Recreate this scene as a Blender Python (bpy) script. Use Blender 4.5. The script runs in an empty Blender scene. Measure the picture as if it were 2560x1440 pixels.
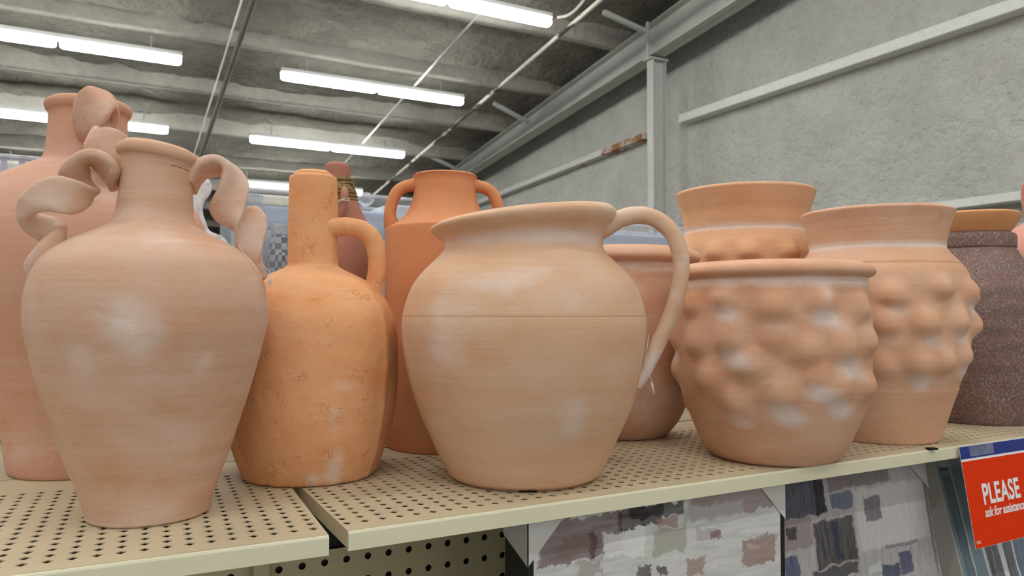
import bpy, bmesh, math, random
from mathutils import Vector, Matrix, noise
random.seed(7)
PI = math.pi
scene = bpy.context.scene
COL = scene.collection
# ------------------------------------------------------------------ camera
FPX, CX, CY = 1860.0, 1280.0, 720.0            # focal length in pixels of a 2560 x 1440 frame
YAW = math.atan(993 / FPX); PIT = math.atan(61 / FPX)
EYE = Vector((0, 0, 1.5)); SH = 1.21            # eye height, shelf surface height
F0 = Vector((math.sin(YAW), math.cos(YAW), 0)); RT = Vector((math.cos(YAW), -math.sin(YAW), 0)); ZZ = Vector((0, 0, 1))
FW = F0 * math.cos(PIT) + ZZ * math.sin(PIT); UP = -F0 * math.sin(PIT) + ZZ * math.cos(PIT)
def ray(x, y): return FW + RT * ((x - CX) / FPX) + UP * ((CY - y) / FPX)
def at_dist(x, y, d):                           # point on the sight line at horizontal distance d
    r = ray(x, y); return EYE + r * (d / math.hypot(r.x, r.y))
def at_y(x, y, Y): r = ray(x, y); return EYE + r * (Y / r.y)
cam = bpy.data.cameras.new('camera'); co = bpy.data.objects.new('camera', cam); COL.objects.link(co)
co.matrix_world = Matrix((( RT.x, UP.x, -FW.x, EYE.x), (RT.y, UP.y, -FW.y, EYE.y), (RT.z, UP.z, -FW.z, EYE.z), (0, 0, 0, 1)))
cam.sensor_width = 36; cam.lens = FPX / 2560 * 36; cam.clip_start = 0.02; cam.clip_end = 100
cam.dof.use_dof = True; cam.dof.focus_distance = 1.25; cam.dof.aperture_fstop = 8.0
scene.camera = co
# ------------------------------------------------------------------ helpers
def lin(c):
    return tuple(((v / 255) / 12.92 if v / 255 <= 0.04045 else ((v / 255 + 0.055) / 1.055) ** 2.4) for v in c) + (1,)
def link(o, parent=None):
    COL.objects.link(o)
    if parent is not None: o.parent = parent
    return o
def thing(name, label, cat, loc=(0, 0, 0), rz=0, group=None, rot=None):
    o = bpy.data.objects.new(name, None); COL.objects.link(o); o.empty_display_size = 0.05
    o.location = loc; o.rotation_euler = rot if rot else (0, 0, rz)
    o['label'] = label; o['category'] = cat
    if group: o['group'] = group
    return o
def tag(o, label, cat, group=None):
    o['label'] = label; o['category'] = cat
    if group: o['group'] = group
    return o
def mesh(name, V, F, mat, parent=None, smooth=True, loc=None, rot=None):
    me = bpy.data.meshes.new(name); me.from_pydata([tuple(v) for v in V], [], F); me.update()
    if smooth:
        for p in me.polygons: p.use_smooth = True
    if mat: me.materials.append(mat)
    o = bpy.data.objects.new(name, me); link(o, parent)
    if loc is not None: o.location = loc
    if rot is not None: o.rotation_euler = rot
    return o
def struct(name, V, F, mat, smooth=False, parent=None):
    o = mesh(name, V, F, mat, parent, smooth); o['kind'] = 'structure'; return o
class MB:
    def __init__(s): s.V = []; s.F = []
    def add(s, V, F):
        n = len(s.V); s.V += [Vector(v) for v in V]; s.F += [tuple(i + n for i in f) for f in F]; return s
    def box(s, a, b):
        x0, y0, z0 = a; x1, y1, z1 = b
        return s.add([(x0,y0,z0),(x1,y0,z0),(x1,y1,z0),(x0,y1,z0),(x0,y0,z1),(x1,y0,z1),(x1,y1,z1),(x0,y1,z1)],
                     [(0,3,2,1),(4,5,6,7),(0,1,5,4),(1,2,6,5),(2,3,7,6),(3,0,4,7)])
    def bar(s, p, q, w, h, up=ZZ):               # box along p-q, w across, h along up
        p, q = Vector(p), Vector(q); t = (q - p).normalized(); a = t.cross(Vector(up)).normalized(); u = a.cross(t).normalized()
        V = [c + a * (i * w / 2) + u * (j * h / 2) for c in (p, q) for i, j in ((-1,-1),(1,-1),(1,1),(-1,1))]
        return s.add(V, [(0,1,2,3),(7,6,5,4),(0,4,5,1),(1,5,6,2),(2,6,7,3),(3,7,4,0)])
    def tube(s, pts, r, n=10, cap=True):
        V, F = sweep(pts, lambda t: [(r * math.cos(2*PI*k/n), r * math.sin(2*PI*k/n)) for k in range(n)]); return s.add(V, F)
    def prism(s, poly, axis, a, b):              # polygon in the plane across axis, from a to b
        def P(u, v, w): return {'x': (w, u, v), 'y': (u, w, v), 'z': (u, v, w)}[axis]
        n = len(poly); V = [P(u, v, a) for u, v in poly] + [P(u, v, b) for u, v in poly]
        F = [tuple(range(n)), tuple(range(2*n-1, n-1, -1))] + [(k, n + k, n + (k+1) % n, (k+1) % n) for k in range(n)]
        return s.add(V, F)
    def build(s, name, mat, parent=None, smooth=False, bevel=0, loc=None, rot=None):
        o = mesh(name, s.V, s.F, mat, parent, smooth, loc, rot)
        bm = bmesh.new(); bm.from_mesh(o.data); bmesh.ops.recalc_face_normals(bm, faces=bm.faces); bm.to_mesh(o.data); bm.free()
        if bevel:
            m = o.modifiers.new('bevel', 'BEVEL'); m.width = bevel; m.segments = 2; m.limit_method = 'ANGLE'
        return o
def catmull(P, n):                               # dense smooth curve through points (any dimension)
    P = [Vector(p) for p in P]; out = []; L = len(P)
    for i in range(L - 1):
        p0 = P[i-1] if i else P[0] * 2 - P[1]; p1, p2 = P[i], P[i+1]; p3 = P[i+2] if i + 2 < L else P[-1] * 2 - P[-2]
        for k in range(n):
            t = k / n
            out.append(0.5 * ((2*p1) + (p2-p0)*t + (2*p0-5*p1+4*p2-p3)*t*t + (3*p1-p0-3*p2+p3)*t**3))
    out.append(P[-1]); return out
def sweep(pts, section, twist=None, ref=None):
    """sweep a section (fn t -> list of (a,b)) along pts; parallel-transported frame; twist(t) in radians"""
    pts = [Vector(p) for p in pts]; N = len(pts); V = []; F = []
    t0 = (pts[1] - pts[0]).normalized()
    a = Vector(ref) if ref is not None else (Vector((0,0,1)) if abs(t0.z) < 0.9 else Vector((1,0,0)))
    a = (a - t0 * a.dot(t0)).normalized(); n = None
    for i in range(N):
        t = (pts[min(i+1, N-1)] - pts[max(i-1, 0)]).normalized()
        a = (a - t * a.dot(t)).normalized(); b = t.cross(a)
        u = i / (N - 1); w = twist(u) if twist else 0
        aa = a * math.cos(w) + b * math.sin(w); bb = -a * math.sin(w) + b * math.cos(w)
        sec = section(u); n = len(sec)
        V += [pts[i] + aa * s[0] + bb * s[1] for s in sec]
    for i in range(N - 1):
        for k in range(n):
            F.append((i*n + k, i*n + (k+1) % n, (i+1)*n + (k+1) % n, (i+1)*n + k))
    F.append(tuple(range(n-1, -1, -1))); F.append(tuple((N-1)*n + k for k in range(n)))
    return V, F
def oval(w, t, n=20, p=2.6):                     # rounded strap section, w wide (axis a), t thick (axis b)
    o = []
    for k in range(n):
        c, s = math.cos(2*PI*k/n), math.sin(2*PI*k/n)
        o.append((w/2 * math.copysign(abs(c) ** (2/p), c), t/2 * math.copysign(abs(s) ** (2/p), s)))
    return o
# ------------------------------------------------------------------ materials
class NT:
    def __init__(s, name):
        s.m = bpy.data.materials.new(name); s.m.use_nodes = True; s.t = s.m.node_tree; s.t.nodes.clear()
        s.out = s.n('ShaderNodeOutputMaterial')
    def n(s, typ, **k):
        nd = s.t.nodes.new(typ)
        for a, v in k.items(): setattr(nd, a, v)
        return nd
    def l(s, a, b): s.t.links.new(a, b)
    def coord(s, scale=(1,1,1), kind='Object', rot=(0,0,0)):
        tc = s.n('ShaderNodeTexCoord'); mp = s.n('ShaderNodeMapping'); mp.inputs['Scale'].default_value = scale; mp.inputs['Rotation'].default_value = rot
        s.l(tc.outputs[kind], mp.inputs[0]); return mp.outputs[0]
    def noise(s, vec, scale, detail=4, rough=.55, dist=0):
        nd = s.n('ShaderNodeTexNoise'); nd.inputs['Scale'].default_value = scale; nd.inputs['Detail'].default_value = detail
        nd.inputs['Roughness'].default_value = rough; nd.inputs['Distortion'].default_value = dist; s.l(vec, nd.inputs['Vector']); return nd.outputs[0]
    def ramp(s, fac, stops, interp='LINEAR'):
        r = s.n('ShaderNodeValToRGB'); cr = r.color_ramp; cr.interpolation = interp
        while len(cr.elements) < len(stops): cr.elements.new(0.5)
        for e, (p, c) in zip(cr.elements, stops):
            e.position = p; e.color = c if len(c) == 4 else tuple(c) + (1,)
        s.l(fac, r.inputs[0]); return r.outputs[0]
    def g(s, fac, a, b): return s.ramp(fac, [(a, (0,0,0,1)), (b, (1,1,1,1))])
    def mix(s, fac, a, b, mode='MIX'):
        m = s.n('ShaderNodeMix', data_type='RGBA', blend_type=mode)
        for sock, v in ((m.inputs[0], fac), (m.inputs[6], a), (m.inputs[7], b)):
            if hasattr(v, 'is_output') or hasattr(v, 'links'): s.l(v, sock)
            else: sock.default_value = v
        return m.outputs[2]
    def math(s, op, a, b=None, clamp=False):
        m = s.n('ShaderNodeMath', operation=op, use_clamp=clamp)
        for sock, v in ((m.inputs[0], a), (m.inputs[1], b)):
            if v is None: continue
            if hasattr(v, 'links'): s.l(v, sock)
            else: sock.default_value = v
        return m.outputs[0]
    def attr(s, name):
        a = s.n('ShaderNodeAttribute', attribute_name=name); return a.outputs['Fac']
    def bump(s, h, strength, dist, prev=None):
        b = s.n('ShaderNodeBump'); b.inputs['Strength'].default_value = strength; b.inputs['Distance'].default_value = dist
        s.l(h, b.inputs['Height'])
        if prev is not None: s.l(prev, b.inputs['Normal'])
        return b.outputs[0]
    def bsdf(s, color, rough=.8, metal=0, normal=None, spec=.3, **k):
        b = s.n('ShaderNodeBsdfPrincipled')
        for sock, v in ((b.inputs['Base Color'], color), (b.inputs['Roughness'], rough), (b.inputs['Metallic'], metal), (b.inputs['Specular IOR Level'], spec)):
            if hasattr(v, 'links'): s.l(v, sock)
            else: sock.default_value = v
        for kk, v in k.items(): b.inputs[kk.replace('_', ' ')].default_value = v
        if normal is not None: s.l(normal, b.inputs['Normal'])
        s.l(b.outputs[0], s.out.inputs[0]); return b
def plain(name, c, rough=.6, metal=0, spec=.4, **k):
    t = NT(name); t.bsdf(lin(c), rough, metal, spec=spec, **k); return t.m
def terracotta(name, base, warm, pale, slip=(226, 208, 198), seed=0., pale_amt=.6, lines=1., cracked=0., speck=True, fine=1.):
    t = NT(name); v = t.coord()
    ofs = t.n('ShaderNodeVectorMath', operation='ADD'); ofs.inputs[1].default_value = (seed, seed * .7, seed * 1.3); t.l(v, ofs.inputs[0]); v = ofs.outputs[0]
    mp = t.n('ShaderNodeMapping'); mp.inputs['Scale'].default_value = (1, 1, 1.7); t.l(v, mp.inputs[0]); vs = mp.outputs[0]
    big = t.noise(vs, 7, 5, .6, .4); mid = t.noise(vs, 18, 5, .6)
    ln = t.n('ShaderNodeMapping'); ln.inputs['Scale'].default_value = (3, 3, 130); t.l(v, ln.inputs[0]); band = t.noise(ln.outputs[0], 1, 4, .6)
    ln2 = t.n('ShaderNodeMapping'); ln2.inputs['Scale'].default_value = (1, 1, 28); t.l(v, ln2.inputs[0]); band2 = t.noise(ln2.outputs[0], 1, 3, .5)
    c = t.mix(t.g(big, .38, .66), lin(base), lin(warm))
    c = t.mix(t.math('MULTIPLY', t.g(t.noise(vs, 5.3, 6, .62, .6), .46, .72), pale_amt), c, lin(pale))
    c = t.mix(t.math('MULTIPLY', t.g(band2, .4, .7), .22 * lines), c, lin(pale))
    c = t.mix(t.math('MULTIPLY', t.g(band, .45, .75), .16 * lines), c, lin(tuple(int(x * .8) for x in warm)))
    c = t.mix(t.math('MULTIPLY', t.g(mid, .55, .8), .25), c, lin(warm))
    rag = t.math('ADD', t.attr('slip'), t.math('MULTIPLY', t.math('SUBTRACT', t.noise(vs, 16, 6, .68, .8), .5), t.math('MULTIPLY', t.g(t.attr('slip'), 0, .3), 1.3)))
    sl = t.math('MULTIPLY', t.g(rag, .12, .95), .88)
    c = t.mix(sl, c, lin(slip))
    g2 = t.noise(v, 150, 4, .7)
    if speck:
        sp = t.g(t.noise(v, 190, 2, .5), .76, .79)
        c = t.mix(t.math('MULTIPLY', sp, .45), c, lin((120, 70, 45)))
        sp2 = t.g(t.noise(mp.outputs[0], 170, 2, .5), .75, .78)
        c = t.mix(t.math('MULTIPLY', sp2, .6), c, lin((232, 205, 180)))
    nb = t.bump(g2, .35 * fine, .0014); nb = t.bump(band, .45 * lines, .0011, nb)
    if cracked:
        wv = t.n('ShaderNodeVectorMath', operation='ADD'); nz = t.n('ShaderNodeTexNoise'); nz.inputs['Scale'].default_value = 26; nz.inputs['Detail'].default_value = 5
        sc = t.n('ShaderNodeVectorMath', operation='SCALE'); sc.inputs['Scale'].default_value = .05
        t.l(v, nz.inputs['Vector']); t.l(nz.outputs[1], sc.inputs[0]); t.l(v, wv.inputs[0]); t.l(sc.outputs[0], wv.inputs[1])
        vo = t.n('ShaderNodeTexVoronoi', feature='DISTANCE_TO_EDGE'); vo.inputs['Scale'].default_value = 80; t.l(wv.outputs[0], vo.inputs['Vector'])
        crack = t.ramp(vo.outputs['Distance'], [(0, (0,0,0)), (.09, (1,1,1))])
        mask = t.g(t.noise(v, 30, 5, .7), .56, .66)
        ck = t.math('SUBTRACT', 1, t.math('MULTIPLY', t.math('SUBTRACT', 1, crack), mask))
        c = t.mix(t.math('MULTIPLY', t.math('SUBTRACT', 1, ck), .1), c, lin((180, 112, 66)))
        nb = t.bump(ck, .6, .003, nb); nb = t.bump(t.noise(v, 38, 6, .6), .55, .006, nb)
    t.bsdf(c, .85, normal=nb, spec=.22); return t.m
M = {}
M['amphora'] = terracotta('clay_pinkish', (208,171,148), (204,157,124), (220,193,178), seed=1.3, pale_amt=.6)
M['jug'] = terracotta('clay_light', (214,177,148), (212,165,128), (222,197,176), seed=4.1, pale_amt=.5)
M['bottle'] = terracotta('clay_orange', (226,169,124), (221,154,102), (230,184,146), seed=2.2, pale_amt=.3, lines=.15, cracked=1)
M['bowl'] = terracotta('clay_bowl', (212,167,138), (206,151,116), (222,189,170), seed=6.4, pale_amt=.4)
M['vase'] = terracotta('clay_vase', (220,175,146), (214,161,124), (226,193,174), seed=8.8, pale_amt=.4)
M['flared'] = terracotta('clay_flared', (220,171,134), (216,161,118), (228,189,162), seed=10.8, pale_amt=.35)
M['bigjar'] = terracotta('clay_rose', (206,161,140), (204,151,122), (216,181,168), seed=3.7, pale_amt=.4)
M['urn'] = terracotta('clay_smooth', (212,146,104), (206,136,92), (218,158,120), seed=5.5, pale_amt=.25, lines=.2, speck=False, fine=.6)
M['brown'] = terracotta('clay_dusty_brown', (170,122,104), (160,110,92), (182,136,120), seed=7.5, pale_amt=.3, lines=.2, speck=False, fine=.6)
M['rose'] = terracotta('clay_pink', (216,160,144), (210,146,126), (222,176,162), seed=9.1, pale_amt=.4)
M['saucer'] = terracotta('clay_saucer', (218,162,114), (212,150,100), (222,174,132), seed=11.1, pale_amt=.2, lines=.5, speck=False)
def speckled():
    t = NT('glaze_speckled_brown'); v = t.coord(); mp = t.n('ShaderNodeMapping'); mp.inputs['Scale'].default_value = (1,1,6); t.l(v, mp.inputs[0])
    a = t.noise(mp.outputs[0], 7, 5, .6); b = t.noise(v, 210, 5, .75); c = t.noise(v, 9, 5, .6)
    col = t.mix(t.g(a, .4, .65), lin((110,86,79)), lin((126,88,82)))
    k = t.math('MULTIPLY', t.g(b, .5, .66), t.ramp(c, [(.3, (.25,)*3), (.62, (1,)*3)]))
    col = t.mix(k, col, lin((186,180,168)))
    col = t.mix(t.g(t.noise(v, 160, 3, .6), .62, .72), col, lin((72,50,44)))
    nb = t.bump(b, .3, .001); t.bsdf(col, t.ramp(b, [(.4, (.42,)*3), (.6, (.8,)*3)]), normal=nb, spec=.5); return t.m
M['speckled'] = speckled()
def painted_metal(name, c, c2, rough=.38):
    t = NT(name); v = t.coord(); n1 = t.noise(v, 6, 4); n2 = t.noise(v, 60, 4, .7)
    col = t.mix(t.g(n1, .35, .7), lin(c), lin(c2)); col = t.mix(t.math('MULTIPLY', t.g(n2, .68, .74), .35), col, lin(tuple(int(x * .7) for x in c)))
    t.bsdf(col, rough, spec=.4, normal=t.bump(n2, .03, .001)); return t.m
M['deck'] = painted_metal('beige_shelf_paint', (208,194,164), (200,186,156), .42)
M['lip'] = painted_metal('beige_lip_paint', (226,223,194), (220,217,188), .35)
M['peg'] = painted_metal('beige_pegboard_paint', (206,196,158), (198,188,150), .45)
def concrete(name, a, b, sc, bump, dist, fine=60):
    t = NT(name); v = t.coord(); n1 = t.noise(v, sc, 6, .62, .3); n2 = t.noise(v, fine, 5, .65); n3 = t.noise(v, sc * 6, 5, .6)
    col = t.mix(t.g(n1, .32, .7), lin(a), lin(b)); col = t.mix(t.math('MULTIPLY', t.g(n3, .5, .75), .3), col, lin(tuple(int(x * .86) for x in a)))
    nb = t.bump(n3, bump, dist * 2); nb = t.bump(n2, bump, dist, nb); t.bsdf(col, .92, normal=nb, spec=.15); return t.m
M['wallfoam'] = concrete('sprayed_wall', (180,180,175), (197,197,191), 2.2, 1.0, .024, 20)
M['rooffoam'] = concrete('sprayed_roof', (114,112,104), (146,142,133), 1.3, 1.0, .045, 12)
M['purlin'] = concrete('sprayed_purlin', (130,128,121), (156,153,146), 1.3, .8, .02, 14)
M['steel'] = concrete('grey_painted_steel', (176,177,173), (186,187,183), 2, .15, .004, 40)
M['girt'] = concrete('pale_girt_paint', (206,207,203), (216,217,212), 2, .15, .004, 40)
M['floor'] = concrete('floor_concrete', (122,119,112), (138,134,126), .6, .1, .002)
def pipe_mat():
    t = NT('flaking_pipe_paint'); v = t.coord((1, .35, 1)); n1 = t.noise(v, 3.2, 4, .6)
    t.bsdf(t.ramp(n1, [(.46, lin((62,58,54))), (.5, lin((205,198,188)))]), .6, spec=.4); return t.m
M['pipe'] = pipe_mat(); M['greypipe'] = concrete('dull_grey_pipe', (104,101,94), (120,116,108), 3, .2, .003)
M['galv'] = plain('galvanised', (176,180,182), .4, .6)
def rust_mat():
    t = NT('rusted_paint'); v = t.coord(); n1 = t.noise(v, 1.1, 5, .65)
    t.bsdf(t.ramp(n1, [(.58, lin((190,191,187))), (.64, lin((140,98,62)))]), .8, spec=.2); return t.m
M['rust'] = rust_mat()
def emit(name, c, s):
    t = NT(name); e = t.n('ShaderNodeEmission'); e.inputs[0].default_value = c; e.inputs[1].default_value = s; t.l(e.outputs[0], t.out.inputs[0]); return t.m
LAMP = 25.0
M['tube'] = emit('fluorescent_tube', (1, 1, .965, 1), LAMP)
M['fixture'] = plain('white_fixture', (215,218,216), .4)
M['hole_shade'] = plain('painted_hole_shade', (26,24,20), .8)  # near-black colour standing for the shade below the deck holes
M['white'] = plain('white_paper', (212,212,208), .6)
M['wcard'] = plain('grey_card', (200,198,192), .7)
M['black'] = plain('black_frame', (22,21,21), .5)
M['pad'] = plain('black_felt', (18,18,18), .9)
M['red'] = plain('sign_red', (226,54,0), .6, spec=.15)
M['blue'] = plain('sign_blue', (24,44,132), .3, spec=.5)
M['signwhite'] = plain('sign_white', (240,240,242), .4)
M['twine'] = None
def twine_mat():
    t = NT('jute_twine'); v = t.coord(); n1 = t.noise(v, 260, 3, .6)
    t.bsdf(t.ramp(n1, [(.35, lin((94,78,48))), (.65, lin((168,146,104)))]), .95, spec=.1, normal=t.bump(n1, .8, .002)); return t.m
M['twine'] = twine_mat()
M['nylon'] = plain('clear_nylon', (235,228,222), .25, Transmission_Weight=.35)
M['cord'] = plain('white_cord', (226,214,208), .6)
def clear(name, tint, opac, rough=.08):
    t = NT(name); a = t.n('ShaderNodeBsdfTransparent'); a.inputs[0].default_value = (.96,.98,1,1)
    b = t.n('ShaderNodeBsdfPrincipled'); b.inputs['Base Color'].default_value = lin(tint); b.inputs['Roughness'].default_value = rough; b.inputs['Specular IOR Level'].default_value = .6
    v = t.coord(); f = t.ramp(t.noise(v, 14, 4, .6, 1.5), [(.3, (opac * .6,) * 3), (.75, (min(1, opac * 1.7),) * 3)])
    lw = t.n('ShaderNodeLayerWeight'); lw.inputs[0].default_value = .25
    fac = t.math('ADD', f, t.math('MULTIPLY', lw.outputs['Fresnel'], .6), clamp=True)
    nb = t.bump(t.noise(v, 22, 3, .6, 2), .5, .01); t.l(nb, b.inputs['Normal'])
    m = t.n('ShaderNodeMixShader'); t.l(fac, m.inputs[0]); t.l(a.outputs[0], m.inputs[1]); t.l(b.outputs[0], m.inputs[2]); t.l(m.outputs[0], t.out.inputs[0]); return t.m
M['clear'] = clear('clear_plastic', (225,234,240), .16)
M['milky'] = clear('milky_plastic', (250,252,255), .72, .25)
M['rimplastic'] = clear('thick_clear_plastic', (232,236,244), .45)
M['bluebox'] = plain('blue_grey_card', (176,190,214), .5)
M['cream'] = plain('cream_card', (244,236,210), .6)
M['lilac'] = plain('lilac_plastic', (176,176,200), .5)
M['palegrey'] = plain('pale_grey_blue_fabric', (226,233,240), .8)
def checker():
    t = NT('navy_white_check_fabric'); v = t.coord((1,1,1)); c = t.n('ShaderNodeTexChecker'); c.inputs['Scale'].default_value = 62
    c.inputs[1].default_value = lin((58,74,104)); c.inputs[2].default_value = lin((226,230,234)); t.l(v, c.inputs[0])
    t.bsdf(c.outputs[0], .7); return t.m
M['check'] = checker()
def painting(name, root, bg, patches, streak=(4, 1, 26), edge=.03, fine=.4):
    """abstract paint patches with ragged edges, set out on the picture's own face"""
    t = NT(name); v = t.coord(); inv = root_matrix(root).inverted(); o0 = inv @ EYE
    nz = t.n('ShaderNodeTexNoise'); nz.inputs['Scale'].default_value = 34; nz.inputs['Detail'].default_value = 7; nz.inputs['Roughness'].default_value = .72; t.l(v, nz.inputs['Vector'])
    sub = t.n('ShaderNodeVectorMath', operation='SUBTRACT'); sub.inputs[1].default_value = (.5, .5, .5); t.l(nz.outputs[1], sub.inputs[0])
    sc = t.n('ShaderNodeVectorMath', operation='SCALE'); sc.inputs['Scale'].default_value = edge; t.l(sub.outputs[0], sc.inputs[0])
    ad = t.n('ShaderNodeVectorMath', operation='ADD'); t.l(v, ad.inputs[0]); t.l(sc.outputs[0], ad.inputs[1])
    sp = t.n('ShaderNodeSeparateXYZ'); t.l(ad.outputs[0], sp.inputs[0])
    def P(x, y):
        d = inv.to_3x3() @ ray(x, y); q = o0 - d * (o0.y / d.y); return q.x, q.z
    st = t.n('ShaderNodeMapping'); st.inputs['Scale'].default_value = streak; t.l(v, st.inputs[0]); br = t.noise(st.outputs[0], 4, 6, .7)
    c = t.mix(t.g(br, .35, .7), lin(bg), lin(tuple(int(x * .84) for x in bg)))
    for x0, x1, y0, y1, col in patches:
        cs = [P(x, y) for x in (x0, x1) for y in (y0, y1)]; mx = sum(q[0] for q in cs) / 4; mz = sum(q[1] for q in cs) / 4
        hx = abs(cs[2][0] + cs[3][0] - cs[0][0] - cs[1][0]) / 4; hz = abs(cs[0][1] + cs[2][1] - cs[1][1] - cs[3][1]) / 4
        a = t.math('DIVIDE', t.math('ABSOLUTE', t.math('SUBTRACT', sp.outputs[0], mx)), hx); b = t.math('DIVIDE', t.math('ABSOLUTE', t.math('SUBTRACT', sp.outputs[2], mz)), hz)
        m = t.ramp(t.math('MAXIMUM', a, b), [(.9, (.93,)*3), (1, (0,)*3)])
        m = t.math('MULTIPLY', m, t.ramp(br, [(.36, (1,)*3), (.75, (1 - fine,)*3)]))
        c = t.mix(m, c, lin(col))
    t.bsdf(c, .6, normal=t.bump(br, .15, .002), spec=.3); return t.m
def root_matrix(r): return Matrix.Translation(r.location) @ r.rotation_euler.to_matrix().to_4x4()
# ------------------------------------------------------------------ pots
def densify(prof, n=7):
    out = []
    run = []
    for p in prof:                               # a third element marks a hard corner
        run.append((p[0], p[1]))
        if len(p) > 2:
            out += catmull([(r, z, 0) for r, z in run], n)[:-1] if len(run) > 1 else []
            run = [(p[0], p[1])]
    out += catmull([(r, z, 0) for r, z in run], n)
    return [(max(p[0], 0.0), p[1]) for p in out]
def pot_body(name, outer, mat, parent, inner=None, wall=.009, seg=176, n=7, warp=None, slipf=None, closed=False):
    """lathe: outer profile from the foot to the rim, then back down inside; warp(x,y,z,th,side) moves points, slipf(th,z,side) whitens"""
    P = densify(outer, n); top = P[-1][1]; K = len(P)
    full = [(0.0, P[0][1] + .0)] + [(P[0][0] * .5, P[0][1])] + P
    if not closed:
        ins = [(max(r - wall, .004), z - .002 if i == len(P) - 1 else z) for i, (r, z) in enumerate(P)]
        rr = P[-1]; full += [(rr[0] - wall * .5, rr[1] + wall * .35)]
        ins = [q for q in ins if q[1] > .015][::-1]
        full += ins + [(ins[-1][0] * .5, ins[-1][1]), (0.0, ins[-1][1])]
    else: full += [(P[-1][0] * .5, top + .001), (0.0, top + .001)]
    V = []; F = []; S = []
    ko = K + 3
    for i, (r, z) in enumerate(full):
        side = 0 if i < ko else 1
        for k in range(seg):
            th = 2 * PI * k / seg; x, y, zz = r * math.cos(th), r * math.sin(th), z
            if warp: x, y, zz = warp(x, y, zz, th, side, r)
            V.append((x, y, zz)); S.append(min(1, max(0, slipf(th, z, side))) if slipf else 0.0)
    for i in range(len(full) - 1):
        for k in range(seg):
            k2 = (k + 1) % seg; F.append((i*seg + k, i*seg + k2, (i+1)*seg + k2, (i+1)*seg + k))
    o = mesh(name, V, F, mat, parent, True)
    bm = bmesh.new(); bm.from_mesh(o.data); lay = bm.verts.layers.float.new('slip')
    for v in bm.verts: v[lay] = S[v.index]
    bmesh.ops.remove_doubles(bm, verts=bm.verts, dist=1e-5); bmesh.ops.recalc_face_normals(bm, faces=bm.faces); bm.to_mesh(o.data); bm.free()
    return o
def add_slip(o, fn):
    a = o.data.attributes.new('slip', 'FLOAT', 'POINT')
    for i, v in enumerate(o.data.vertices): a.data[i].value = min(1, max(0, fn(v.co)))
def strap(name, pts, section, mat, parent, twist=None, ref=None, n=8, slip=None, lump=0.0):
    P = catmull(pts, n); V, F = sweep(P, section, twist, ref)
    if lump: V = [v + Vector(noise.noise_vector(v * 45)) * lump for v in V]
    o = mesh(name, V, F, mat, parent, True); add_slip(o, slip or (lambda c: 0)); return o
def ribbon(name, pairs, thick, mat, parent, d0, slip=None, lump=.0008, n=8):
    """flat clay strip given by its two edges (pixel, pixel, depth offset from d0) down its length"""
    L = local(parent)
    E1 = catmull([L(p[0], p[1], d0 + p[2]) for p, q in pairs], n); E2 = catmull([L(q[0], q[1], d0 + q[2]) for p, q in pairs], n); V = []; F = []; N = len(E1); m = 28
    for i in range(N):
        c = (E1[i] + E2[i]) / 2; a = E1[i] - E2[i]; w = max(a.length, .018); a.normalize()
        j, k = min(i + 1, N - 1), max(i - 1, 0); t = (E1[j] + E2[j] - E1[k] - E2[k]); t = (t - a * t.dot(a)); t = t.normalized() if t.length > 1e-6 else V_last
        V_last = t; b = t.cross(a)
        if i and b.dot(blast) < 0: b = -b
        blast = b
        V += [c + a * u + b * v for u, v in oval(w + thick * .4, thick, m, 3.0)]
    V = [v + Vector(noise.noise_vector(v * 45)) * lump for v in V]
    for i in range(N - 1):
        for k in range(m): F.append((i*m + k, i*m + (k+1) % m, (i+1)*m + (k+1) % m, (i+1)*m + k))
    F += [tuple(range(m-1, -1, -1)), tuple((N-1)*m + k for k in range(m))]
    o = mesh(name, V, F, mat, parent, True); add_slip(o, slip or (lambda c: 0))
    bm = bmesh.new(); bm.from_mesh(o.data); bmesh.ops.recalc_face_normals(bm, faces=bm.faces); bm.to_mesh(o.data); bm.free(); return o
def gauss(d, s): return math.exp(-.5 * (d / s) ** 2)
def angd(a, b): return abs((a - b + PI) % (2 * PI) - PI)
def wob(x, y, z, amp, s=6, seed=0): return noise.noise(Vector((x * s + seed, y * s, z * s))) * amp
def local(root):                                  # pixel + distance -> point in the thing's own frame
    inv = (Matrix.Translation(root.location) @ root.rotation_euler.to_matrix().to_4x4()).inverted()
    return lambda x, y, d: inv @ at_dist(x, y, d)
def pad(root, px, py, d, w=.03):
    p = local(root)(px, py, d); m = MB(); m.box((-w/2, -.003, 0), (w/2, .012, .004)); a = math.atan2(p.y, p.x)
    m.build('felt_foot', M['pad'], root, loc=(p.x, p.y, 0.0), rot=(0, 0, a + PI/2), bevel=.002)

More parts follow.
